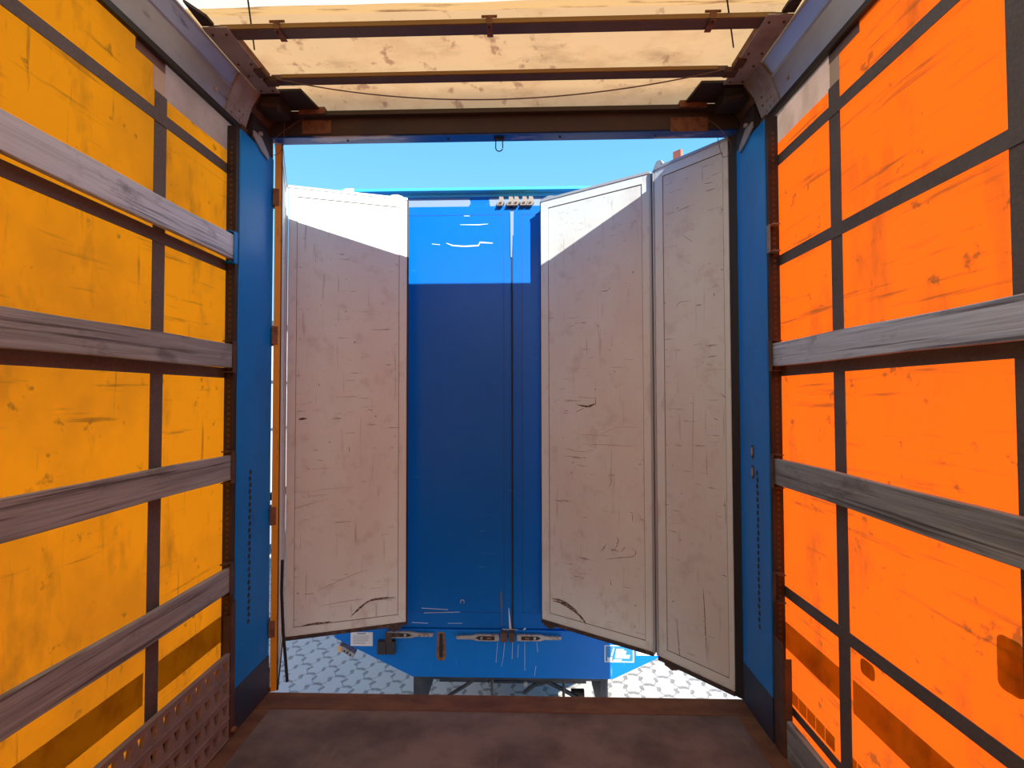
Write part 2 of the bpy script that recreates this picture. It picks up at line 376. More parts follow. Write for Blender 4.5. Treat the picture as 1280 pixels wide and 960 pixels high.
# ---------------------------------------------------------------- rear corner posts
def post(X, s, side):
    t = thing('corner_post', 'blue painted rear corner post between the %s curtain and the folded door' % side, 'post', (X-s*.02, 2.4, -.1), 'rear corner posts')
    a, b = (X-.045, X) if s > 0 else (X, X+.045)
    mb = MB().box(a, b, 2.26, YD, .20, 2.885)
    part('post_shell', mb, m_bluepost, t, bevel=.004)
    part('post_foot', MB().box(a-.001*(s < 0), b+.001*(s > 0), 2.26, YD, -.10, .20), m_bluegrime, t, label='grimy dark foot of the post')
    # dark slotted guide channel facing the load space
    c, d = (X-.050, X-.004) if s > 0 else (X+.004, X+.050)
    ch = part('guide_channel', MB().box(c, d, 2.236, 2.262, .0, 2.885), m_dark, t, label='dark slotted channel')
    mb = MB(); z = .25
    while z < 2.8:
        mb.box((c+d)/2-.006, (c+d)/2+.006, 2.2345, 2.2365, z, z+.012); z += .026
    part('slot_row', mb, m_brown, ch)
    # row of keyholes down the inner face
    mb = MB(); z = .47; k = 0
    while z < 1.23:
        yy = 2.372+.004*(k % 2)
        mb.prism([(X+s*.0006, yy+.010*math.cos(q*math.pi/4), z+.013*math.sin(q*math.pi/4)) for q in range(8)], (s*.0008, 0, 0)); z += .032; k += 1
    part('keyhole_row', mb, m_dark, t)
    return t
pl = post(XL, 1, 'left'); pr = post(XR, -1, 'right')
for z in (1.325, 1.225):                        # two oval lashing points on the right post
    P = [(XR-.0006, 2.418+.013*math.cos(q*math.pi/8), z-.02+.034*math.sin(q*math.pi/8)) for q in range(16)]
    f = part('lashing_plate', MB().prism(P, (-.003, 0, 0)), m_brown, pr)
    P = [(XR-.0036, 2.418+.007*math.cos(q*math.pi/8), z-.02+.022*math.sin(q*math.pi/8)) for q in range(16)]
    part('lashing_ring', MB().prism(P, (-.003, 0, 0)), m_latch, f)
# lath pockets on the channels
def pocket(t, X, s, z0, z1, mat, deep=.012):
    a, b = sorted((X+s*.001, X-s*.034))
    c = .004; z0 -= .003; z1 += .003
    mb = MB().box(a, b, 2.205-deep, 2.236, z0-c, z0).box(a, b, 2.205-deep, 2.236, z1, z1+c).box(*sorted((X+s*.0045, X+s*.008)), 2.208, 2.236, z0-c, z1+c)
    part('lath_pocket', mb, mat, t)
for z0, z1, mt in ((2.222, 2.356, m_bluepost), (1.704, 1.838, m_brown), (1.186, 1.322, m_brown), (.668, .802, m_brown)): pocket(pl, XL, 1, z0, z1, mt)
for z0, z1, mt in ((2.248, 2.36, m_plate), (1.702, 1.828, m_brown), (1.173, 1.31, m_brown), (.662, .775, m_brown)): pocket(pr, XR, -1, z0, z1, mt)
# rounded board guards standing at the foot of each channel
def guard(t, X, s, h, y0=2.16, y1=2.236):
    P = [(y1, .004), (y0, .004), (y0, h-.06), (y0+.004, h-.02), (y0+.015, h), (y1, h+.004)]
    a = X-s*.002
    g = part('board_guard', MB().prism([(a, y, z) for y, z in P], (s*.005, 0, 0)), m_brown, t)
    part('guard_lip', MB().box(*sorted((a, a-s*.03)), y0-.004, y0, .004, h-.06), m_brown, g)
guard(pr, XR, -1, .49); guard(pl, XL, 1, .62, 2.229, 2.262)
part('guard_rivet', MB().tube([(XL+.004, 2.245, .03), (XL+.02, 2.245, .03)], .012), m_rust, pl)

# ---------------------------------------------------------------- header beam over the opening
hb = thing('header_beam', 'dark brown steel header beam with blue lower lip above the door opening', 'beam', (-.12, 2.5, 2.98))
part('beam_web', MB().box(-1.40, 1.16, 2.535, 2.60, 2.992, 3.110), m_dark, hb)
part('front_face', MB().box(-1.37, 1.125, 2.529, 2.5355, 2.992, 3.085), M('brown_black_header_paint', (.030, .022, .026), .6, dirt=[((.06, .032, .024), (3, 3, 6), .5, .7, .7)]), hb)
part('lower_lip', MB().box(-1.375, 1.128, 2.535, 2.605, 2.984, 2.9925), M('scraped_blue_lip', (.0, .07, .42), .4, dirt=[((.45, .48, .60), (1.6, 8, 8), .56, .62, .75)]), hb, label='blue lower lip')
part('upper_bar', MB().box(-1.30, 1.05, 2.500, 2.535, 3.086, 3.109), M('dark_olive_bar', (.035, .036, .036), .6), hb, label='dark olive bar')
for p0, p1 in (((378, 151), (414, 167)), ((838, 147), (885, 164))):
    a, b = AY(*p0, 2.5285), AY(*p1, 2.5285)
    part('rusty_plate', MB().box(a.x, b.x, 2.526, 2.529, b.z, a.z), m_hinge, hb, label='rusty brown plate')
for px in (434, 560, 700, 820):
    a = AY(px, 172, 2.56); part('lip_screw', MB().tube([(a.x, 2.57, 2.979), (a.x, 2.57, 2.985)], .006), m_dark, hb)
part('shadow_rim', MB().box(-1.40, 1.16, 2.604, 2.626, 3.04, 3.155), m_bluepost, hb, label='unseen blue rim added to raise the roof shadow')  # unseen rim added so the roof's cast shadow falls higher
# shackle under the lip
c = AY(624, 172, 2.57); sh = thing('hook_loop', 'small dark wire loop hanging from the middle of the header beam', 'hook', (c.x, c.y, 2.90))
pts = [(c.x-.018, 2.57, 2.986), (c.x-.019, 2.57, 2.93)]
for k in range(1, 8):
    a = math.pi+math.pi*k/8; pts.append((c.x+.019*math.cos(a), 2.57, 2.93+.019*math.sin(a)))
pts += [(c.x+.019, 2.57, 2.93), (c.x+.018, 2.57, 2.986)]
part('wire_loop', MB().tube(pts, .003), m_dark, sh)
part('loop_plate', MB().box(c.x-.028, c.x+.028, 2.56, 2.58, 2.974, 2.984), m_dark, sh)

# ---------------------------------------------------------------- roof rails
def rail(s, xs, side):
    t = thing('roof_rail', 'bluish grey aluminium roof rail above the %s curtain' % side, 'rail', (xs[0], -2, 2.93), 'aluminium roof rails')
    b, r, u, bk_ = xs
    P = [(b, 2.930), (r+s*-.002, 3.036), (r+s*.006, 3.042), (r+s*.001, 3.050), (u-s*.010, 3.102), (u, 3.106), (u-s*.004, 3.118), (bk_, 3.118), (bk_, 2.930)]
    pr_ = MB().prism([(x, Y0, z) for x, z in P], (0, 2.19-Y0, 0))
    part('rail_profile', pr_, m_alu, t)
    part('rail_lip', MB().box(*sorted((b-s*.012, b+s*.008)), Y0, 2.30, 2.904, 2.930), m_seal, t)
    Q = [(b+s*.006, 2.925), (r+s*.006, 3.042), (u+s*.004, 3.104), (u+s*.001, 3.116), (bk_, 3.116), (bk_, 2.925)]
    sp_ = part('splice_plate', MB().prism([(x, 2.19, z) for x, z in Q], (0, .16, 0)), m_plate, t, label='riveted splice plate')
    Q2 = [(r-s*.004, 3.020), (r+s*.004, 3.042), (u, 3.104), (u, 3.114), (bk_, 3.114), (bk_, 3.02)]
    part('rail_end', MB().prism([(x, 2.35, z) for x, z in Q2], (0, .18, 0)), m_brown, t)
    for i in range(3):
        for k in range(3):
            f_ = .18+.28*i; xx = (b+s*.006)+(r-b)*f_; zz = 2.925+.117*f_; yy = 2.225+.035*k+.012*(i % 2)
            part('rivet', MB().tube([(xx-s*.004, yy, zz), (xx+s*.005, yy, zz-.001)], .0055), m_latch, sp_)
    part('end_foot', MB().box(*sorted((b-s*.01, b+s*.02)), 2.30, 2.345, 2.892, 2.928), m_brown, t)
    part('rail_bolt', MB().tube([(b+s*.012, 2.10, 2.975), (b+s*.022, 2.10, 2.975)], .008), m_latch, t)
    return t
rail(1, (-1.412, -1.378, -1.336, -1.455), 'left'); rail(-1, (1.172, 1.132, 1.083, 1.212), 'right')
# silver latch at the head of each post
for X, s, t in ((XL, 1, pl), (XR, -1, pr)):
    part('post_head', MB().box(*sorted((X-s*.05, X+s*.0)), 2.36, 2.56, 2.885, 3.02), m_dark, t, label='dark head of the post')
    l = part('silver_latch', MB().prism([(X+s*.002, 2.36, 2.93), (X+s*.002, 2.43, 2.93), (X+s*.002, 2.50, 2.875), (X+s*.002, 2.50, 2.845), (X+s*.002, 2.44, 2.86), (X+s*.002, 2.36, 2.90)], (s*.008, 0, 0)), m_plate, t, label='grey latch')
    part('latch_pin', MB().tube([(X+s*.014, 2.40, 2.935), (X+s*.028, 2.40, 2.935)], .010), m_latch, l)

# ---------------------------------------------------------------- roof: tarpaulin, bows, carriage plates
def tarp(y0, y1, z, ny, name, mat, sag=.006, par=None, x0=-1.40, x1=1.16):
    mb = MB(); rows = []; nx = 60
    for i in range(ny+1):
        y = y0+(y1-y0)*i/ny; row = []
        for k in range(nx+1):
            x = x0+(x1-x0)*k/nx
            zz = z(y) if callable(z) else z
            row.append(mb.b.verts.new((x, y, zz+sag*(.5*math.sin(x*5+y*3)+.4*math.sin(x*13-y*6)+.3*math.sin(y*17+x*2)))))
        rows.append(row)
    for i in range(ny):
        for k in range(nx): mb.b.faces.new((rows[i][k], rows[i+1][k], rows[i+1][k+1], rows[i][k+1]))
    return part(name, mb, mat, par, smooth=True) if par else mb.build(name, mat, smooth=True)
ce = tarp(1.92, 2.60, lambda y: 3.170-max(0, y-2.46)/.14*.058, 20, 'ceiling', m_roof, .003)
tag(ce, 'beige stained roof tarpaulin over the cross bows', 'roof', kind='structure')
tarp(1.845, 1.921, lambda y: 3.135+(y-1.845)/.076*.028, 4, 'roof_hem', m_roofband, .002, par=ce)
tarp(Y0, 1.846, lambda y: 3.140 if y < 1.6 else 3.140-.005*(y-1.6)/.246, 60, 'sunlit_panel', m_roofpale, .003, par=ce)
def bow(y0, y1, z0, z1, x0, x1, label):
    t = thing('roof_bow', label, 'roof bow', ((x0+x1)/2, y0, z0), 'cross bows under the roof tarpaulin')
    part('bow_tube', MB().box(x0, x1, y0, y1, z0, z1), M('grey_brown_bow_steel', (.115, .085, .078), .55, .3, dirt=[((.07, .045, .035), (5, 5, 5), .45, .7, .6)]), t)
    part('bow_edge', MB().box(x0+.05, x1-.05, y0-.005, y0, z0+.003, z1-.002), M('roof_lit_bow_edge', (.23, .17, .06), .7), t, label='olive front edge, yellow roof light in its colour')  # bow's front face again, yellowish light from the roof put into its colour
    return t
b1 = bow(2.238, 2.288, 3.108, 3.130, -1.215, .955, 'grey-brown roof bow nearest the header beam, with a cable slung below')
b2 = bow(1.930, 1.985, 3.108, 3.132, -1.315, 1.065, 'grey-brown roof bow with three clips, farther from the header beam')
for px in (345, 612, 886):                      # clips that clasp the second bow
    a = AZ(px, 34, 3.108); x = a.x
    c_ = part('bow_clip', MB().box(x-.013, x+.013, 1.920, 1.924, 3.098, 3.136).box(x-.013, x+.013, 1.920, 1.990, 3.100, 3.104).box(x-.032, x+.032, 1.922, 1.928, 3.134, 3.142), m_hinge, b2, label='rusty orange clip')
    part('clip_bolt', MB().tube([(x, 1.93, 3.094), (x, 1.93, 3.100)], .005), m_dark, c_)
def carriage(s, xo, xi, side):
    t = thing('roof_carriage_plate', 'flat grey steel plate joining the two roof bows on the %s' % side, 'plate', ((xo+xi)/2, 2.1, 3.1), 'carriage plates between the roof bows')
    x0, x1 = sorted((xo, xi))
    part('plate', MB().box(x0, x1, 1.905, 2.335, 3.100, 3.107), m_plate, t, bevel=.002)
    part('plate_flange', MB().box(*sorted((xi-s*.003, xi)), 1.99, 2.24, 3.107, 3.135), m_hinge, t)
    for y in (1.94, 2.12, 2.20, 2.31):
        for f_ in (.22, .78): part('bolt', MB().tube([(xo+(xi-xo)*f_, y, 3.095), (xo+(xi-xo)*f_, y, 3.100)], .005), m_brown, t)
    part('joint_clamp', MB().box(*sorted((xi-s*.02, xi+s*.035)), 2.215, 2.26, 3.085, 3.108).box(*sorted((xi-s*.03, xi+s*.012)), 2.15, 2.20, 3.088, 3.105), m_brown, t)
    part('roller_arm', MB().prism([(xo+s*.01, 1.78, 3.108), (xo+s*.05, 1.86, 3.108), (xo+s*.05, 1.905, 3.108), (xo, 1.905, 3.108)], (0, 0, .012)), m_dark, t)
    # dark triangular gusset in the corner
    part('corner_gusset', MB().prism([(xi-s*.06, 2.335, 3.112), (xi+s*.105, 2.335, 3.112), (xi+s*.13, 2.50, 3.112), (xi-s*.17, 2.50, 3.112), (xi-s*.17, 2.335, 3.112)], (0, 0, .012)), m_dark, t, label='blackened corner gusset')
    part('gusset_rim', MB().box(*sorted((xi+s*.02, xi+s*.16)), 2.49, 2.52, 3.09, 3.125), m_hinge, t, label='rusty gusset rim')
    mb = MB().box(*sorted((xi-s*.14, xi-s*.02)), 2.37, 2.49, 3.05, 3.11).tube([(xi-s*.10, 2.36, 3.06), (xi-s*.02, 2.36, 3.045)], .018)
    part('roller_block', mb, m_dark, t)
    return t
carriage(1, -1.326, -1.222, 'left'); carriage(-1, 1.078, .972, 'right')
# cable slung under the first bow
pts = []
for k in range(25):
    f_ = k/24; x = -1.18+(0.922+1.18)*f_; pts.append((x, 2.232, 3.103-.118*4*f_*(1-f_)*(1-.10*(f_-.5))+.0))
tag(MB().tube(pts, .0028, 6).build('slack_cable', m_wire), 'thin slack cable sagging below the first roof bow', 'cable')
# pull cords on the tarpaulin
for (p0, p1, lb) in (((310, 0), (318, 68), 'left'), ((909, 0), (917, 65), 'right')):
    a, b = AZ(*p0, 3.128), AZ(*p1, 3.128)
    a2 = a-(b-a)*.6
    tag(MB().tube([(a2.x, a2.y, 3.126), (a.x, a.y, 3.126), (b.x, b.y, 3.150)], .0032, 6).build('tarpaulin_cord', m_seal), 'thin black cord running along the roof tarpaulin near the %s carriage plate' % lb, 'cord', 'cords along the roof tarpaulin')
# loose wires at the corners
def wire(P, y, label, r=.0016):
    pts = [AY(a, b, y) for a, b in P]; Q = []
    for i in range(len(pts)-1):
        p0 = pts[max(i-1, 0)]; p1 = pts[i]; p2 = pts[i+1]; p3 = pts[min(i+2, len(pts)-1)]
        for k in range(6):
            u = k/6; Q.append(.5*((2*p1)+(p2-p0)*u+(2*p0-5*p1+4*p2-p3)*u*u+(3*p1-p0-3*p2+p3)*u**3))
    Q.append(pts[-1]); return tag(MB().tube(Q, r, 5).build('loose_wire', m_wire), label, 'wire', 'loose wires at the header corners')
wire([(381, 134), (380, 147), (372, 152), (355, 164), (345, 172), (340, 178)], 2.515, 'thin grey wire drooping from the left gusset to the header lip')
wire([(360, 142), (356, 152), (355, 165), (355, 178), (350, 190), (343, 194), (337, 192)], 2.505, 'thin dark wire loop hanging below the left end of the header')
wire([(880, 148), (895, 156), (908, 170), (914, 182), (910, 194), (904, 196), (900, 186), (897, 172)], 2.505, 'thin wire loop hanging below the right end of the header')

# ---------------------------------------------------------------- folding rear doors
class Leaf:
    def __init__(s, a, b, ins):
        """a, b: (x, y) of the inner face's edges, ins: sign so that w points into the view side"""
        s.a = Vector((a[0], a[1], 0)); d = Vector((b[0]-a[0], b[1]-a[1], 0)); s.w = d.length; s.u = d.normalized()
        s.n = Vector((s.u.y, -s.u.x, 0))*ins
        s.M = Matrix(((s.u.x, s.n.x, 0, s.a.x), (s.u.y, s.n.y, 0, s.a.y), (0, 0, 1, 0), (0, 0, 0, 1)))
    def uz(s, px, py, off=0):
        p = on_plane(px, py, s.a+s.n*off, s.n); return (p-s.a).dot(s.u), p.z
    def P(s, u, z, off=0): return s.a+s.u*u+s.n*off+Vector((0, 0, z))
ZB, ZT = .03, 2.962
def leaf(lf, t, b0, b1, z0=ZB, z1=ZT, name='door_leaf', label=None, sealmat=m_sealbrown):
    """b0,b1: width of the upright borders near edge a and b"""
    w = lf.w
    L_ = part(name, MB().box(0, w, -.032, 0, z0, z1, lf.M), m_door, t, label=label)
    bt = .055; h = .004
    mb = MB()
    def poly(pts): mb.prism([lf.P(u, z, 0) for u, z in pts], lf.n*h)
    g = .001
    poly([(g, z0+g), (b0, z0+bt), (b0, z1-bt), (g, z1-g)]); poly([(w-g, z0+g), (w-b1, z0+bt), (w-b1, z1-bt), (w-g, z1-g)])
    poly([(g, z0), (w-g, z0), (w-b1, z0+bt-g), (b0, z0+bt-g)]); poly([(g, z1), (w-g, z1), (w-b1, z1-bt+g), (b0, z1-bt+g)])
    part('leaf_frame', mb, m_trim, L_, bevel=.0015)
    mb = MB(); q = .0022                        # dark joint round the inset panel
    for u0, u1, za, zb in ((b0, b0+q, z0+bt, z1-bt), (w-b1-q, w-b1, z0+bt, z1-bt), (b0, w-b1, z0+bt, z0+bt+q), (b0, w-b1, z1-bt-q, z1-bt)):
        mb.box(u0, u1, 0, .0012, za, zb, lf.M)
    part('panel_joint', mb, m_sealbrown, L_)
    part('top_cap', MB().box(-.002, w+.002, -.036, .008, z1, z1+.016, lf.M), m_cap, L_, label='pale grey top cap')
    part('bottom_seal', MB().box(-.002, w+.002, -.045, .010, z0-.022, z0, lf.M), sealmat, L_, label='dirty brown rubber seal')
    return L_
def mark(lf, L_, P, w, mt=m_scuff, nm='scuff_mark'):
    pts = [lf.P(*lf.uz(a, b), .0002) for a, b in P]
    # smooth
    Q = []
    for i in range(len(pts)-1):
        p0 = pts[max(i-1, 0)]; p1 = pts[i]; p2 = pts[i+1]; p3 = pts[min(i+2, len(pts)-1)]
        for k in range(5):
            u = k/5; Q.append(.5*((2*p1)+(p2-p0)*u+(2*p0-5*p1+4*p2-p3)*u*u+(3*p1-p0-3*p2+p3)*u**3))
    Q.append(pts[-1])
    n = len(Q); w = w if w > .011 else w*.6; ww = [w*min(1, .2+3*min(i, n-1-i)/n)*random.uniform(.6, 1.1) for i in range(n)]
    return part(nm, MB().ribbon(Q, ww, lf.n, .0008), mt, L_)
def lock_cam(lf, L_, u, z, kind=0):
    mb = MB().box(u-.010, u+.010, -.05, -.032, z-.05, z+.02, lf.M)
    if kind == 0: mb.prism([lf.P(u+a, z+c_, -.055) for a, c_ in ((-.045, .02), (.045, .02), (.040, .036), (.012, .044), (-.012, .044), (-.040, .036))], lf.n*.03)
    elif kind == 1: mb.prism([lf.P(u+a, z+c_, -.055) for a, c_ in ((-.05, .025), (-.02, .012), (.05, .012), (.04, .04), (.022, .066), (-.006, .066), (-.022, .035))], lf.n*.03)
    else: mb.prism([lf.P(u+a, z+c_, -.055) for a, c_ in ((-.04, .0), (-.045, -.03), (-.01, -.045), (.04, -.035), (.045, -.005))], lf.n*.03)
    return part('lock_cam', mb, m_latch if kind < 2 else m_brown, L_)

# left door: outer leaf seen edge on, inner leaf folded across
d1 = thing('door_1', 'left folding rear door, pale scuffed leaf standing behind the ochre hinge edge', 'door', (-1.35, 2.6, .03)); d1['kind'] = 'structure'
l1 = Leaf((-1.338, 2.580), (-1.566, 3.078), 1)
A = leaf(l1, d1, .05, .05, label='edge-on grey leaf')
part('hinge_edge', MB().box(-.008, .003, -.028, .001, ZB-.02, ZT, l1.M), m_yellow, A, label='ochre yellow hinge edge')
part('edge_seal', MB().box(-.008, .012, .001, .006, ZB-.02, ZT+.01, l1.M), m_seal, A)
for z0, z1 in ((2.62, 2.725), (1.86, 1.97), (.888, .995), (.29, .39)):
    a = Vector((-1.383, 2.572, 0))
    h = part('door_hinge', MB().box(-1.40, -1.345, 2.571, 2.592, z0, z1).tube([(-1.362, 2.585, z0-.004), (-1.362, 2.585, z1+.004)], .012, 12), m_hinge, d1, label='brown steel hinge')
    part('hinge_strap', MB().box(-.012, -.007, -.040, -.010, z0+.006, z1-.006, l1.M), m_hinge, h)
l2 = Leaf((-1.556, 3.098), (-.826, 3.328), 1)
B = leaf(l2, d1, .052, .052, label='pale scuffed inner leaf')
part('end_seal', MB().box(l2.w, l2.w+.012, -.036, .004, ZB-.02, ZT, l2.M), m_seal, B)
part('fold_profile', MB().tube([(-1.566, 3.086, ZB), (-1.566, 3.086, ZT)], .012, 10), m_cap, B, label='pale fold hinge profile')
lock_cam(l2, B, l2.w-.07, ZT, 0); lock_cam(l2, B, l2.w-.07, ZB-.02, 2)
mark(l2, B, [(438, 771), (448, 762), (460, 752), (475, 748), (494, 747)], .016)
mark(l2, B, [(440, 769), (452, 757), (468, 750), (490, 750)], .010)
for P in ([(395, 739), (415, 730), (442, 718), (460, 712)], [(398, 758), (430, 752), (455, 748)]): mark(l2, B, P, .004, m_scratch, 'scratch')
mark(l2, B, [(371, 786), (385, 781), (400, 779), (415, 777)], .014, m_scuff)
for P, w in (([(418, 496), (430, 496), (453, 495)], .004), ([(373, 524), (384, 523)], .016), ([(372, 514), (383, 514)], .005), ([(460, 512), (466, 513)], .010), ([(398, 479), (399, 483)], .006), ([(436, 558), (437, 565)], .006),
             ([(386, 620), (398, 619), (410, 618)], .004), ([(352, 617), (375, 614)], .004), ([(355, 640), (380, 632), (412, 623)], .004), ([(388, 615), (410, 611), (442, 609)], .003), ([(385, 587), (420, 584)], .003), ([(396, 575), (404, 576)], .006), ([(391, 563), (399, 563)], .004)):
    mark(l2, B, P, w, m_scuff if w > .0045 else m_scratch, 'scratch')
# rubber strip torn loose at the foot of the outer leaf
P = [AY(353, 700, 2.64), AY(352, 740, 2.64), AY(354, 790, 2.64), AY(357, 825, 2.66), AY(359, 852, 2.66)]
part('loose_seal_strip', MB().tube(P, .008, 6), m_seal, d1, label='torn black rubber strip dangling')
P = [AY(346, 818, 2.70), AY(341, 830, 2.70), AY(334, 842, 2.70)]
part('loose_seal_strip', MB().tube(P, .008, 6), m_seal, d1)

# right door
d2 = thing('door_2', 'right folding rear door with two pale scuffed leaves standing half open', 'door', (1.11, 2.6, .03)); d2['kind'] = 'structure'
r1 = Leaf((1.100, 2.590), (.797, 2.930), -1)
A2 = leaf(r1, d2, .03, .055, label='pale outer leaf next to the right post')
part('edge_seal', MB().box(-.045, -.002, -.036, .004, ZB-.02, ZT+.016, r1.M), m_seal, A2, label='black hinge edge')
r2 = Leaf((.776, 2.972), (.116, 3.390), -1)
B2 = leaf(r2, d2, .048, .060, label='pale scuffed inner leaf')
part('end_seal', MB().box(r2.w, r2.w+.006, -.036, .003, ZB-.01, ZT, r2.M), m_seal, B2)
fp = part('fold_profile', MB().tube([(.792, 2.938, ZB), (.792, 2.938, ZT)], .008, 10).tube([(.778, 2.962, ZB), (.778, 2.962, ZT)], .008, 10), m_cap, B2, label='pale fold hinge profiles')
part('fold_gap_seal', MB().box(.790, .832, 2.962, 2.990, ZB, ZT), m_seal, B2)
for z0, z1 in ((2.61, 2.72), (1.86, 1.97), (.89, .995), (.33, .44)):
    part('door_hinge', MB().box(1.112, 1.150, 2.572, 2.60, z0, z1), m_dark, d2)
lock_cam(r2, B2, r2.w-.05, ZT, 0); lock_cam(r2, B2, r2.w-.04, ZB-.02, 2)
lock_cam(r1, A2, r1.w-.02, ZT, 1); lock_cam(r1, A2, r1.w-.06, ZB-.02, 2)
rf = part('reflector_block', MB().box(r1.w-.155, r1.w-.105, -.06, -.035, ZT+.01, ZT+.085, r1.M), m_redlens, A2, label='small faded red reflector')
mark(r2, B2, [(691, 751), (703, 754), (716, 762), (727, 772), (733, 781)], .020)
mark(r2, B2, [(689, 748), (705, 752), (722, 764)], .012)
mark(r2, B2, [(690, 771), (705, 776), (722, 781)], .008, m_scratch, 'scratch')
for P, w in (([(762, 459), (784, 459)], .004), ([(722, 496), (744, 498)], .004), ([(722, 506), (735, 508), (745, 504)], .016), ([(744, 495), (745, 508)], .006), ([(720, 515), (730, 510)], .008), ([(705, 513), (710, 514)], .010),
             ([(750, 544), (772, 534), (798, 535)], .003), ([(725, 543), (745, 544), (768, 545)], .003), ([(727, 555), (760, 556), (796, 558)], .003), ([(707, 560), (720, 564), (742, 565)], .004), ([(722, 581), (732, 583)], .006), ([(715, 580), (718, 576)], .006),
             ([(764, 596), (764, 604), (761, 608)], .006), ([(790, 640), (791, 652)], .006), ([(751, 690), (758, 680)], .007), ([(765, 690), (771, 683), (773, 675), (770, 671)], .006), ([(758, 699), (775, 697), (790, 696), (795, 690), (789, 685)], .006), ([(763, 724), (764, 732)], .006), ([(776, 690), (782, 683)], .006), ([(763, 605), (765, 560)], .002)):
    mark(r2, B2, P, w, m_scuff if w > .0045 else m_scratch, 'scratch')
for P, w in (([(883, 462), (910, 462)], .003), ([(901, 492), (908, 498)], .006), ([(892, 523), (898, 525)], .006), ([(867, 495), (866, 540), (866, 600)], .002), ([(902, 718), (909, 721)], .007),
             ([(846, 776), (848, 800), (850, 826)], .006), ([(879, 735), (881, 770), (883, 815)], .007), ([(845, 385), (850, 378), (864, 376)], .004), ([(865, 432), (875, 430)], .004), ([(852, 293), (862, 300), (866, 302)], .004), ([(882, 455), (890, 456)], .004), ([(880, 230), (890, 228)], .005)):
    mark(r1, A2, P, w, m_scuff if w > .0045 else m_scratch, 'scratch')

# ---------------------------------------------------------------- blue trailer backed up behind
YB = 3.50; X0, X1 = -1.378, 1.178
bt = thing('blue_trailer', 'blue semi-trailer with closed rear doors parked right behind the opening', 'trailer', (-.1, YB, GZ))
part('body', MB().box(X0+.03, X1-.03, YB+.05, 9.5, -.05, 3.06), m_blue, bt)
part('rear_header', MB().box(X0, X1, YB+.03, YB+.12, 2.955, 3.066), m_blue, bt, bevel=.003)
part('roof_cap', MB().box(X0+.005, X1-.005, YB-.03, 9.5, 3.090, 3.112).box(X0+.03, X1-.03, YB+.02, 9.5, 3.062, 3.092), m_cyan, bt, label='bright cyan roof cap', bevel=.003)
w_ = AY(437, 240, YB-.03); part('cap_corner', MB().prism([(X0+.0, YB-.032, 3.083), (X0+.12, YB-.032, 3.083), (X0+.12, YB-.032, 3.115), (X0+.06, YB-.032, 3.115)], (0, .1, 0)), m_white, bt, label='white cap corner')
for a, b in ((-.90, -.40), (-.265, .33)):
    part('primer_patch', MB().prism([(a+.01, YB+.028, 2.988), (b-.02, YB+.028, 2.988), (b, YB+.028, 3.015), (b-.01, YB+.028, 3.055), (a, YB+.028, 3.055)], (0, .001, 0)), m_lav, bt, label='bare lavender patch')
part('corner_pillar', MB().box(X0, X0+.07, YB+.005, YB+.1, -.05, 3.0), m_blue, bt); part('corner_pillar', MB().box(X1-.07, X1, YB+.005, YB+.1, -.05, 3.0), m_blue, bt)
xc = -.094
for a, b in ((X0+.075, xc-.003), (xc+.003, X1-.075)):
    dl = part('trailer_door', MB().box(a, b, YB, YB+.04, -.095, 2.985), m_blue, bt, bevel=.006)
    mb = MB(); q = .003; A_, B_ = a+.07, b-.055
    for u0, u1, za, zb in ((A_, A_+q, .02, 2.92), (B_-q, B_, .02, 2.92), (A_, B_, .02, .02+q), (A_, B_, 2.92-q, 2.92)): mb.box(u0, u1, YB-.0012, YB+.001, za, zb)
    part('panel_joint', mb, M('dark_blue_joint', (.0, .05, .26), .5), dl)
part('door_seam', MB().box(xc-.004, xc+.004, YB-.004, YB+.01, -.09, 2.98), m_seal, bt)
part('seam_strip', MB().prism([(xc-.012, YB-.007, 2.94), (xc+.014, YB-.007, 2.94), (xc+.012, YB-.007, 2.76), (xc+.006, YB-.007, 2.76), (xc+.002, YB-.007, 2.60), (xc-.008, YB-.007, 2.60)], (0, .004, 0)), m_lav, bt, label='pale rubber strip at the head of the seam')
# dented light scrapes high on the door
def bmark(P, w, mt=m_chalk, nm='scrape', y=YB):
    pts = [AY(a, b, y-.0005) for a, b in P]
    return part(nm, MB().ribbon(pts, w, (0, -1, 0), .0012), mt, bt)
bmark([(558, 304), (566, 307), (580, 308), (598, 307), (600, 303), (616, 304)], [.004, .009, .010, .010, .012, .006]); bmark([(540, 305), (550, 306)], .004); bmark([(575, 281), (598, 281), (610, 280)], [.003, .007, .003]); bmark([(580, 270), (587, 270)], .004)
bmark([(527, 760), (560, 762)], .003); bmark([(530, 766), (575, 765)], .003); bmark([(515, 778), (535, 779)], .003); bmark([(560, 779), (578, 779)], .003)
bmark([(636, 760), (637, 775), (638, 786)], [.004, .010, .016]); bmark([(628, 787), (648, 788)], .014); bmark([(652, 790), (657, 785)], .012)
bmark([(626, 740), (627, 760)], .012, m_claddark, 'worn_streak'); bmark([(627, 760), (627, 784)], .005, m_claddark, 'worn_streak')
c = AY(578, 752, YB); part('door_ring', MB().tube([(c.x+.014*math.cos(a*math.pi/6-.8), YB-.004, c.z+.014*math.sin(a*math.pi/6-.8)) for a in range(10)], .003, 6), m_cap, bt)
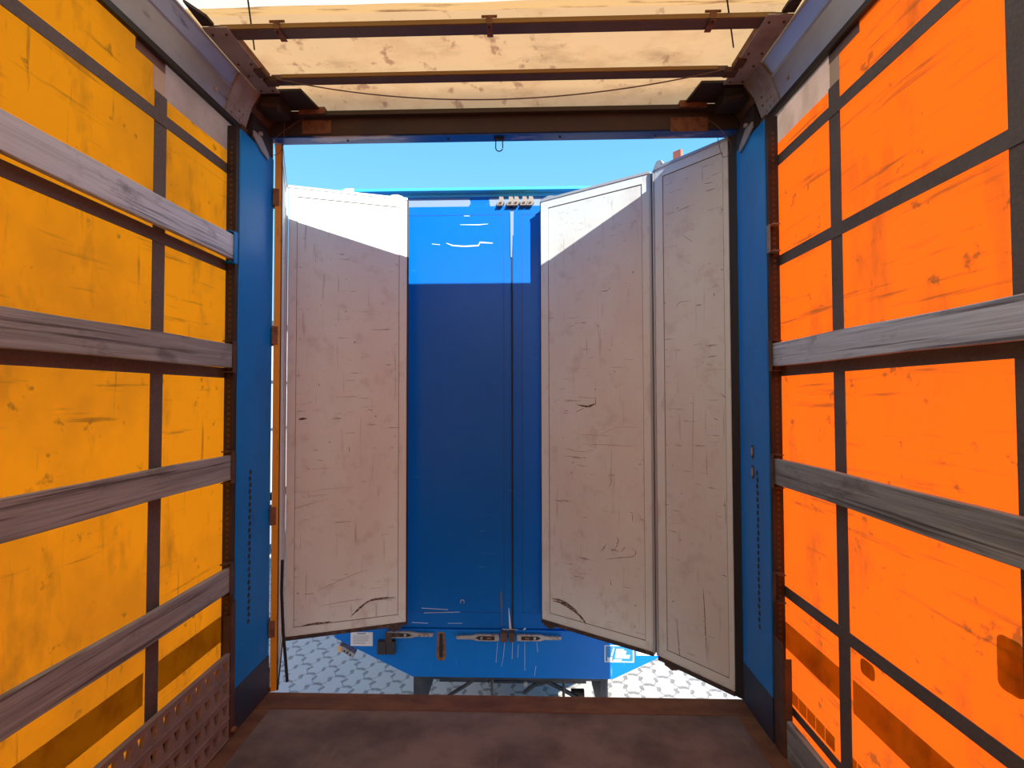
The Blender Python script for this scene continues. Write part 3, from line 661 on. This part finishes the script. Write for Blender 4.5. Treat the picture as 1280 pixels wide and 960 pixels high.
# cams and keepers on the header
for k, px in enumerate((626, 638, 645, 655, 663)):
    c = AY(px, 254, YB-.02); z = 3.005
    kp = part('lock_keeper', MB().prism([(c.x-.030, YB-.03, z-.028), (c.x+.012, YB-.03, z-.028), (c.x+.026, YB-.03, z), (c.x+.018, YB-.03, z+.034), (c.x-.010, YB-.03, z+.036), (c.x-.014, YB-.03, z+.006)], (0, .05, 0)), m_keeper, bt)
    part('keeper_slot', MB().prism([(c.x-.020, YB-.031, z-.022), (c.x+.004, YB-.031, z-.022), (c.x+.010, YB-.031, z-.004), (c.x-.008, YB-.031, z-.004)], (0, .002, 0)), m_dark, kp)
# lower rear beam with chamfered ends
zt = -.100; P = [(X0-.01, zt), (X1+.01, zt), (X1+.01, -.175), (X1-.10, -.22), (.62, -.437), (-.815, -.437), (X0+.06, -.20), (X0-.01, -.165)]
part('rear_beam', MB().prism([(x, YB-.012, z) for x, z in P], (0, .16, 0)), m_bluebump, bt, bevel=.004, label='worn blue lower beam')
# rusty slot in the beam
def oval(cx, zt_, zb_, r, y):
    pts = []
    for k in range(9): a = math.pi*k/8; pts.append((cx+r*.8*math.cos(a), y, zt_+r*.6*math.sin(a)))
    for k in range(9): a = math.pi+math.pi*k/8; pts.append((cx+r*math.cos(a), y, zb_+r*math.sin(a)))
    return pts
c = AY(551.5, 800, YB-.012); a_ = AY(551, 793, YB-.012).z; b_ = AY(551, 821, YB-.012).z
ks = part('rusty_slot', MB().prism(oval(c.x, a_, b_+.006, .034, YB-.0125), (0, -.002, 0)), m_rust, bt)
part('slot_hole', MB().prism(oval(c.x, a_, b_+.010, .014, YB-.015), (0, -.001, 0)), m_seal, ks)
# latches under the doors
def latch(px0, px1, py, flip):
    a = AY(px0, py, YB-.02); b = AY(px1, py, YB-.02); L = b.x-a.x; z = a.z; y = YB-.045
    def X(f): return a.x+L*f if not flip else b.x-L*f
    body = [(0, .018), (.12, .022), (.52, .022), (.62, .013), (1, .010), (.97, -.012), (.62, -.012), (.52, -.022), (.12, -.024), (0, -.020)]
    h = part('door_latch', MB().prism([(X(f), y, z+dz) for f, dz in body], (0, .022, 0)), m_latch, bt, bevel=.003, label='worn grey latch handle')
    part('latch_recess', MB().prism([(X(f), y-.001, z+dz) for f, dz in ((.10, .012), (.46, .013), (.54, 0), (.46, -.013), (.10, -.014))], (0, .002, 0)), m_dark, h)
    part('latch_bolt', MB().tube([(X(.40), y-.004, z), (X(.40), y, z)], .010), m_latch, h)
    part('latch_tip', MB().tube([(X(.28), y-.003, z), (X(.18), y-.003, z)], .006), m_rust, h)
latch(484, 543, 791.5, False); latch(570, 624, 795, True); latch(646, 702, 795.5, False)
for px in (488, 630, 640):
    c = AY(px, 793, YB); part('latch_bracket', MB().box(c.x-.022, c.x+.022, YB-.05, YB, c.z-.030, c.z+.034), m_brown, bt)
for px in (478, 489): # rubber buffers
    c = AY(px, 808, YB-.02); part('rubber_buffer', MB().box(c.x-.030, c.x+.030, YB-.045, YB-.012, c.z-.045, c.z+.045), m_rubberblock, bt)
bmark([(516, 788), (527, 788)], .02, m_sealbrown, 'grime_patch')
# drips on the beam
for P in ([(622, 803), (621, 815), (620, 828)], [(631, 803), (629, 822), (627, 833)], [(641, 803), (640, 824)], [(656, 803), (656, 838)], [(671, 803), (672, 815)], [(670, 832), (668, 845)], [(648, 806), (647, 822)]):
    bmark(P, .0022, m_chalk, 'paint_run', y=YB-.0125)
# stickers
def sticker(p0, p1, mt, nm, label):
    a = AY(*p0, YB-.0125); b = AY(*p1, YB-.0125)
    return part(nm, MB().box(a.x, b.x, YB-.0140, YB-.0122, b.z, a.z), mt, bt, label=label), a, b
s1, a, b = sticker((438.5, 790), (466, 807.5), m_white, 'paper_sticker', 'white printed sticker')
mb = MB(); w = b.x-a.x; h = a.z-b.z
mb.box(a.x+w*.3, a.x+w*.68, YB-.0146, YB-.0139, a.z-h*.16, a.z-h*.05)
for k in range(6): mb.box(a.x+w*.10, a.x+w*(.62+.28*random.random()), YB-.0146, YB-.0139, a.z-h*(.30+.11*k), a.z-h*(.26+.11*k))
part('sticker_print', mb, m_print, s1)
s2, a, b = sticker((755.5, 806.5), (792.5, 828), m_white, 'instruction_sticker', 'blue and white instruction sticker')
w = b.x-a.x; h = a.z-b.z
m_sb = M('sticker_blue', (.02, .19, .50), .5)
part('sticker_field', MB().box(a.x+w*.04, b.x-w*.04, YB-.0148, YB-.0139, b.z+h*.06, a.z-h*.05), m_sb, s2)
mb = MB(); y0_, y1_ = YB-.0156, YB-.0147
for k, (f0, f1) in enumerate(((.40, .66), (.38, .74), (.38, .72), (.36, .86), (.36, .84))):
    mb.box(a.x+w*f0, a.x+w*f1, y0_, y1_, a.z-h*(.28+.12*k), a.z-h*(.20+.12*k))
mb.box(a.x+w*.30, a.x+w*.58, y0_, y1_, a.z-h*.90, a.z-h*.83)
mb.prism([(a.x+w*f, y0_, a.z-h*g) for f, g in ((.10, .92), (.24, .92), (.26, .72), (.22, .66), (.17, .74), (.10, .70))], (0, .0009, 0))
mb.prism([(a.x+w*f, y0_, a.z-h*g) for f, g in ((.22, .60), (.26, .62), (.34, .15), (.30, .12))], (0, .0009, 0))
part('sticker_print', mb, m_white, s2)
s3, a, b = sticker((795, 812), (822, 819.5), m_white, 'reflective_strip', 'white strip')
# side marker lamp below the left end of the beam
a = AY(435, 810, YB+.03); ml = part('marker_lamp', MB().prism([(a.x-.045, YB-.01, a.z+.045), (a.x-.055, YB-.01, a.z+.01), (a.x+.050, YB-.01, a.z-.05), (a.x+.062, YB-.01, a.z-.02)], (0, .06, 0)), m_latch, bt, label='small pale marker lamp')
part('lamp_lens', MB().box(a.x-.058, a.x-.030, YB-.016, YB-.008, a.z-.008, a.z+.036), m_amber, ml)
mb = MB()
for k in range(3): mb.tube([(a.x-.012+.022*k, YB-.014, a.z-.001-.013*k), (a.x-.012+.022*k, YB-.009, a.z-.001-.013*k)], .007)
part('lamp_hole', mb, m_dark, ml)
# chassis below
part('chassis_rail', MB().box(-.815, -.760, YB+.02, 9.3, -.75, -.42), m_chassis, bt)
part('chassis_rail', MB().box(.535, .590, YB+.02, 9.3, -.75, -.42), m_chassis, bt)
part('side_sill', MB().box(-.758, .533, YB+.02, YB+.10, -.470, -.437), m_chassis, bt)
part('underrun_bar', MB().box(-.72, .50, YB+.55, YB+.67, -.80, -.68), m_chassis, bt, label='underrun bar')
for x in (-.25, .28): part('hanger_rod', MB().tube([(x, YB+.12, -.47), (x, YB+.12, -.68)], .010), m_chassis, bt)
def strut(P, r=.018): part('support_strut', MB().tube([AY(a, b, YB+.20) for a, b in P], r, 8), m_chassis, bt)
strut([(560, 870), (580, 858), (592, 850)], .014); strut([(655, 866), (668, 856), (684, 852), (700, 860), (722, 872)], .016); strut([(610, 852), (650, 852), (690, 851)], .012)
for px in (614, 657): 
    c = AY(px, 853, YB+.16); part('frame_bolt', MB().tube([(c.x, YB+.13, c.z), (c.x, YB+.15, c.z)], .018, 6), m_latch, bt)
part('cross_tube', MB().tube([(-.755, YB+.42, -.60), (.53, YB+.42, -.60)], .028, 12), m_chassis, bt)
c = AY(722, 866, YB+.3); part('air_coupling', MB().tube([(c.x-.05, YB+.3, c.z), (c.x+.05, YB+.3, c.z)], .03, 10), m_dark, bt)
part('axle', MB().tube([(-1.05, 6.6, GZ+.5), (.85, 6.6, GZ+.5)], .07, 10), m_chassis, bt)
for x in (-1.15, .95): part('wheel', MB().tube([(x-.15, 6.6, GZ+.5), (x+.15, 6.6, GZ+.5)], .5, 32), m_tyre, bt)

# ---------------------------------------------------------------- white trailer parked alongside on the left
wt = thing('white_trailer', 'white box trailer parked beyond the narrow gap beside the left post', 'trailer', (-5.0, 4, GZ))
part('body', MB().box(-6.7, -4.2, -6, 16, .0, 2.75), m_whitetrailer, wt)
part('roof_edge', MB().box(-6.72, -4.18, -6.02, 16.02, 2.75, 2.84), m_claddark, wt)
part('side_guard', MB().box(-4.24, -4.20, -5, 15, -.85, -.15), m_grey, wt)
part('body_band', MB().box(-4.202, -4.19, -6, 16, 1.02, 1.06).box(-4.202, -4.19, -6, 16, 1.80, 1.85), m_claddark, wt)
for y in (-4, 12.2, 13.6):
    for x in (-6.4, -4.45): part('wheel', MB().tube([(x-.15, y, GZ+.5), (x+.15, y, GZ+.5)], .5, 28), m_tyre, wt)
part('chassis', MB().box(-5.9, -5.0, -5.5, 15.5, -.35, 0.0), m_chassis, wt)
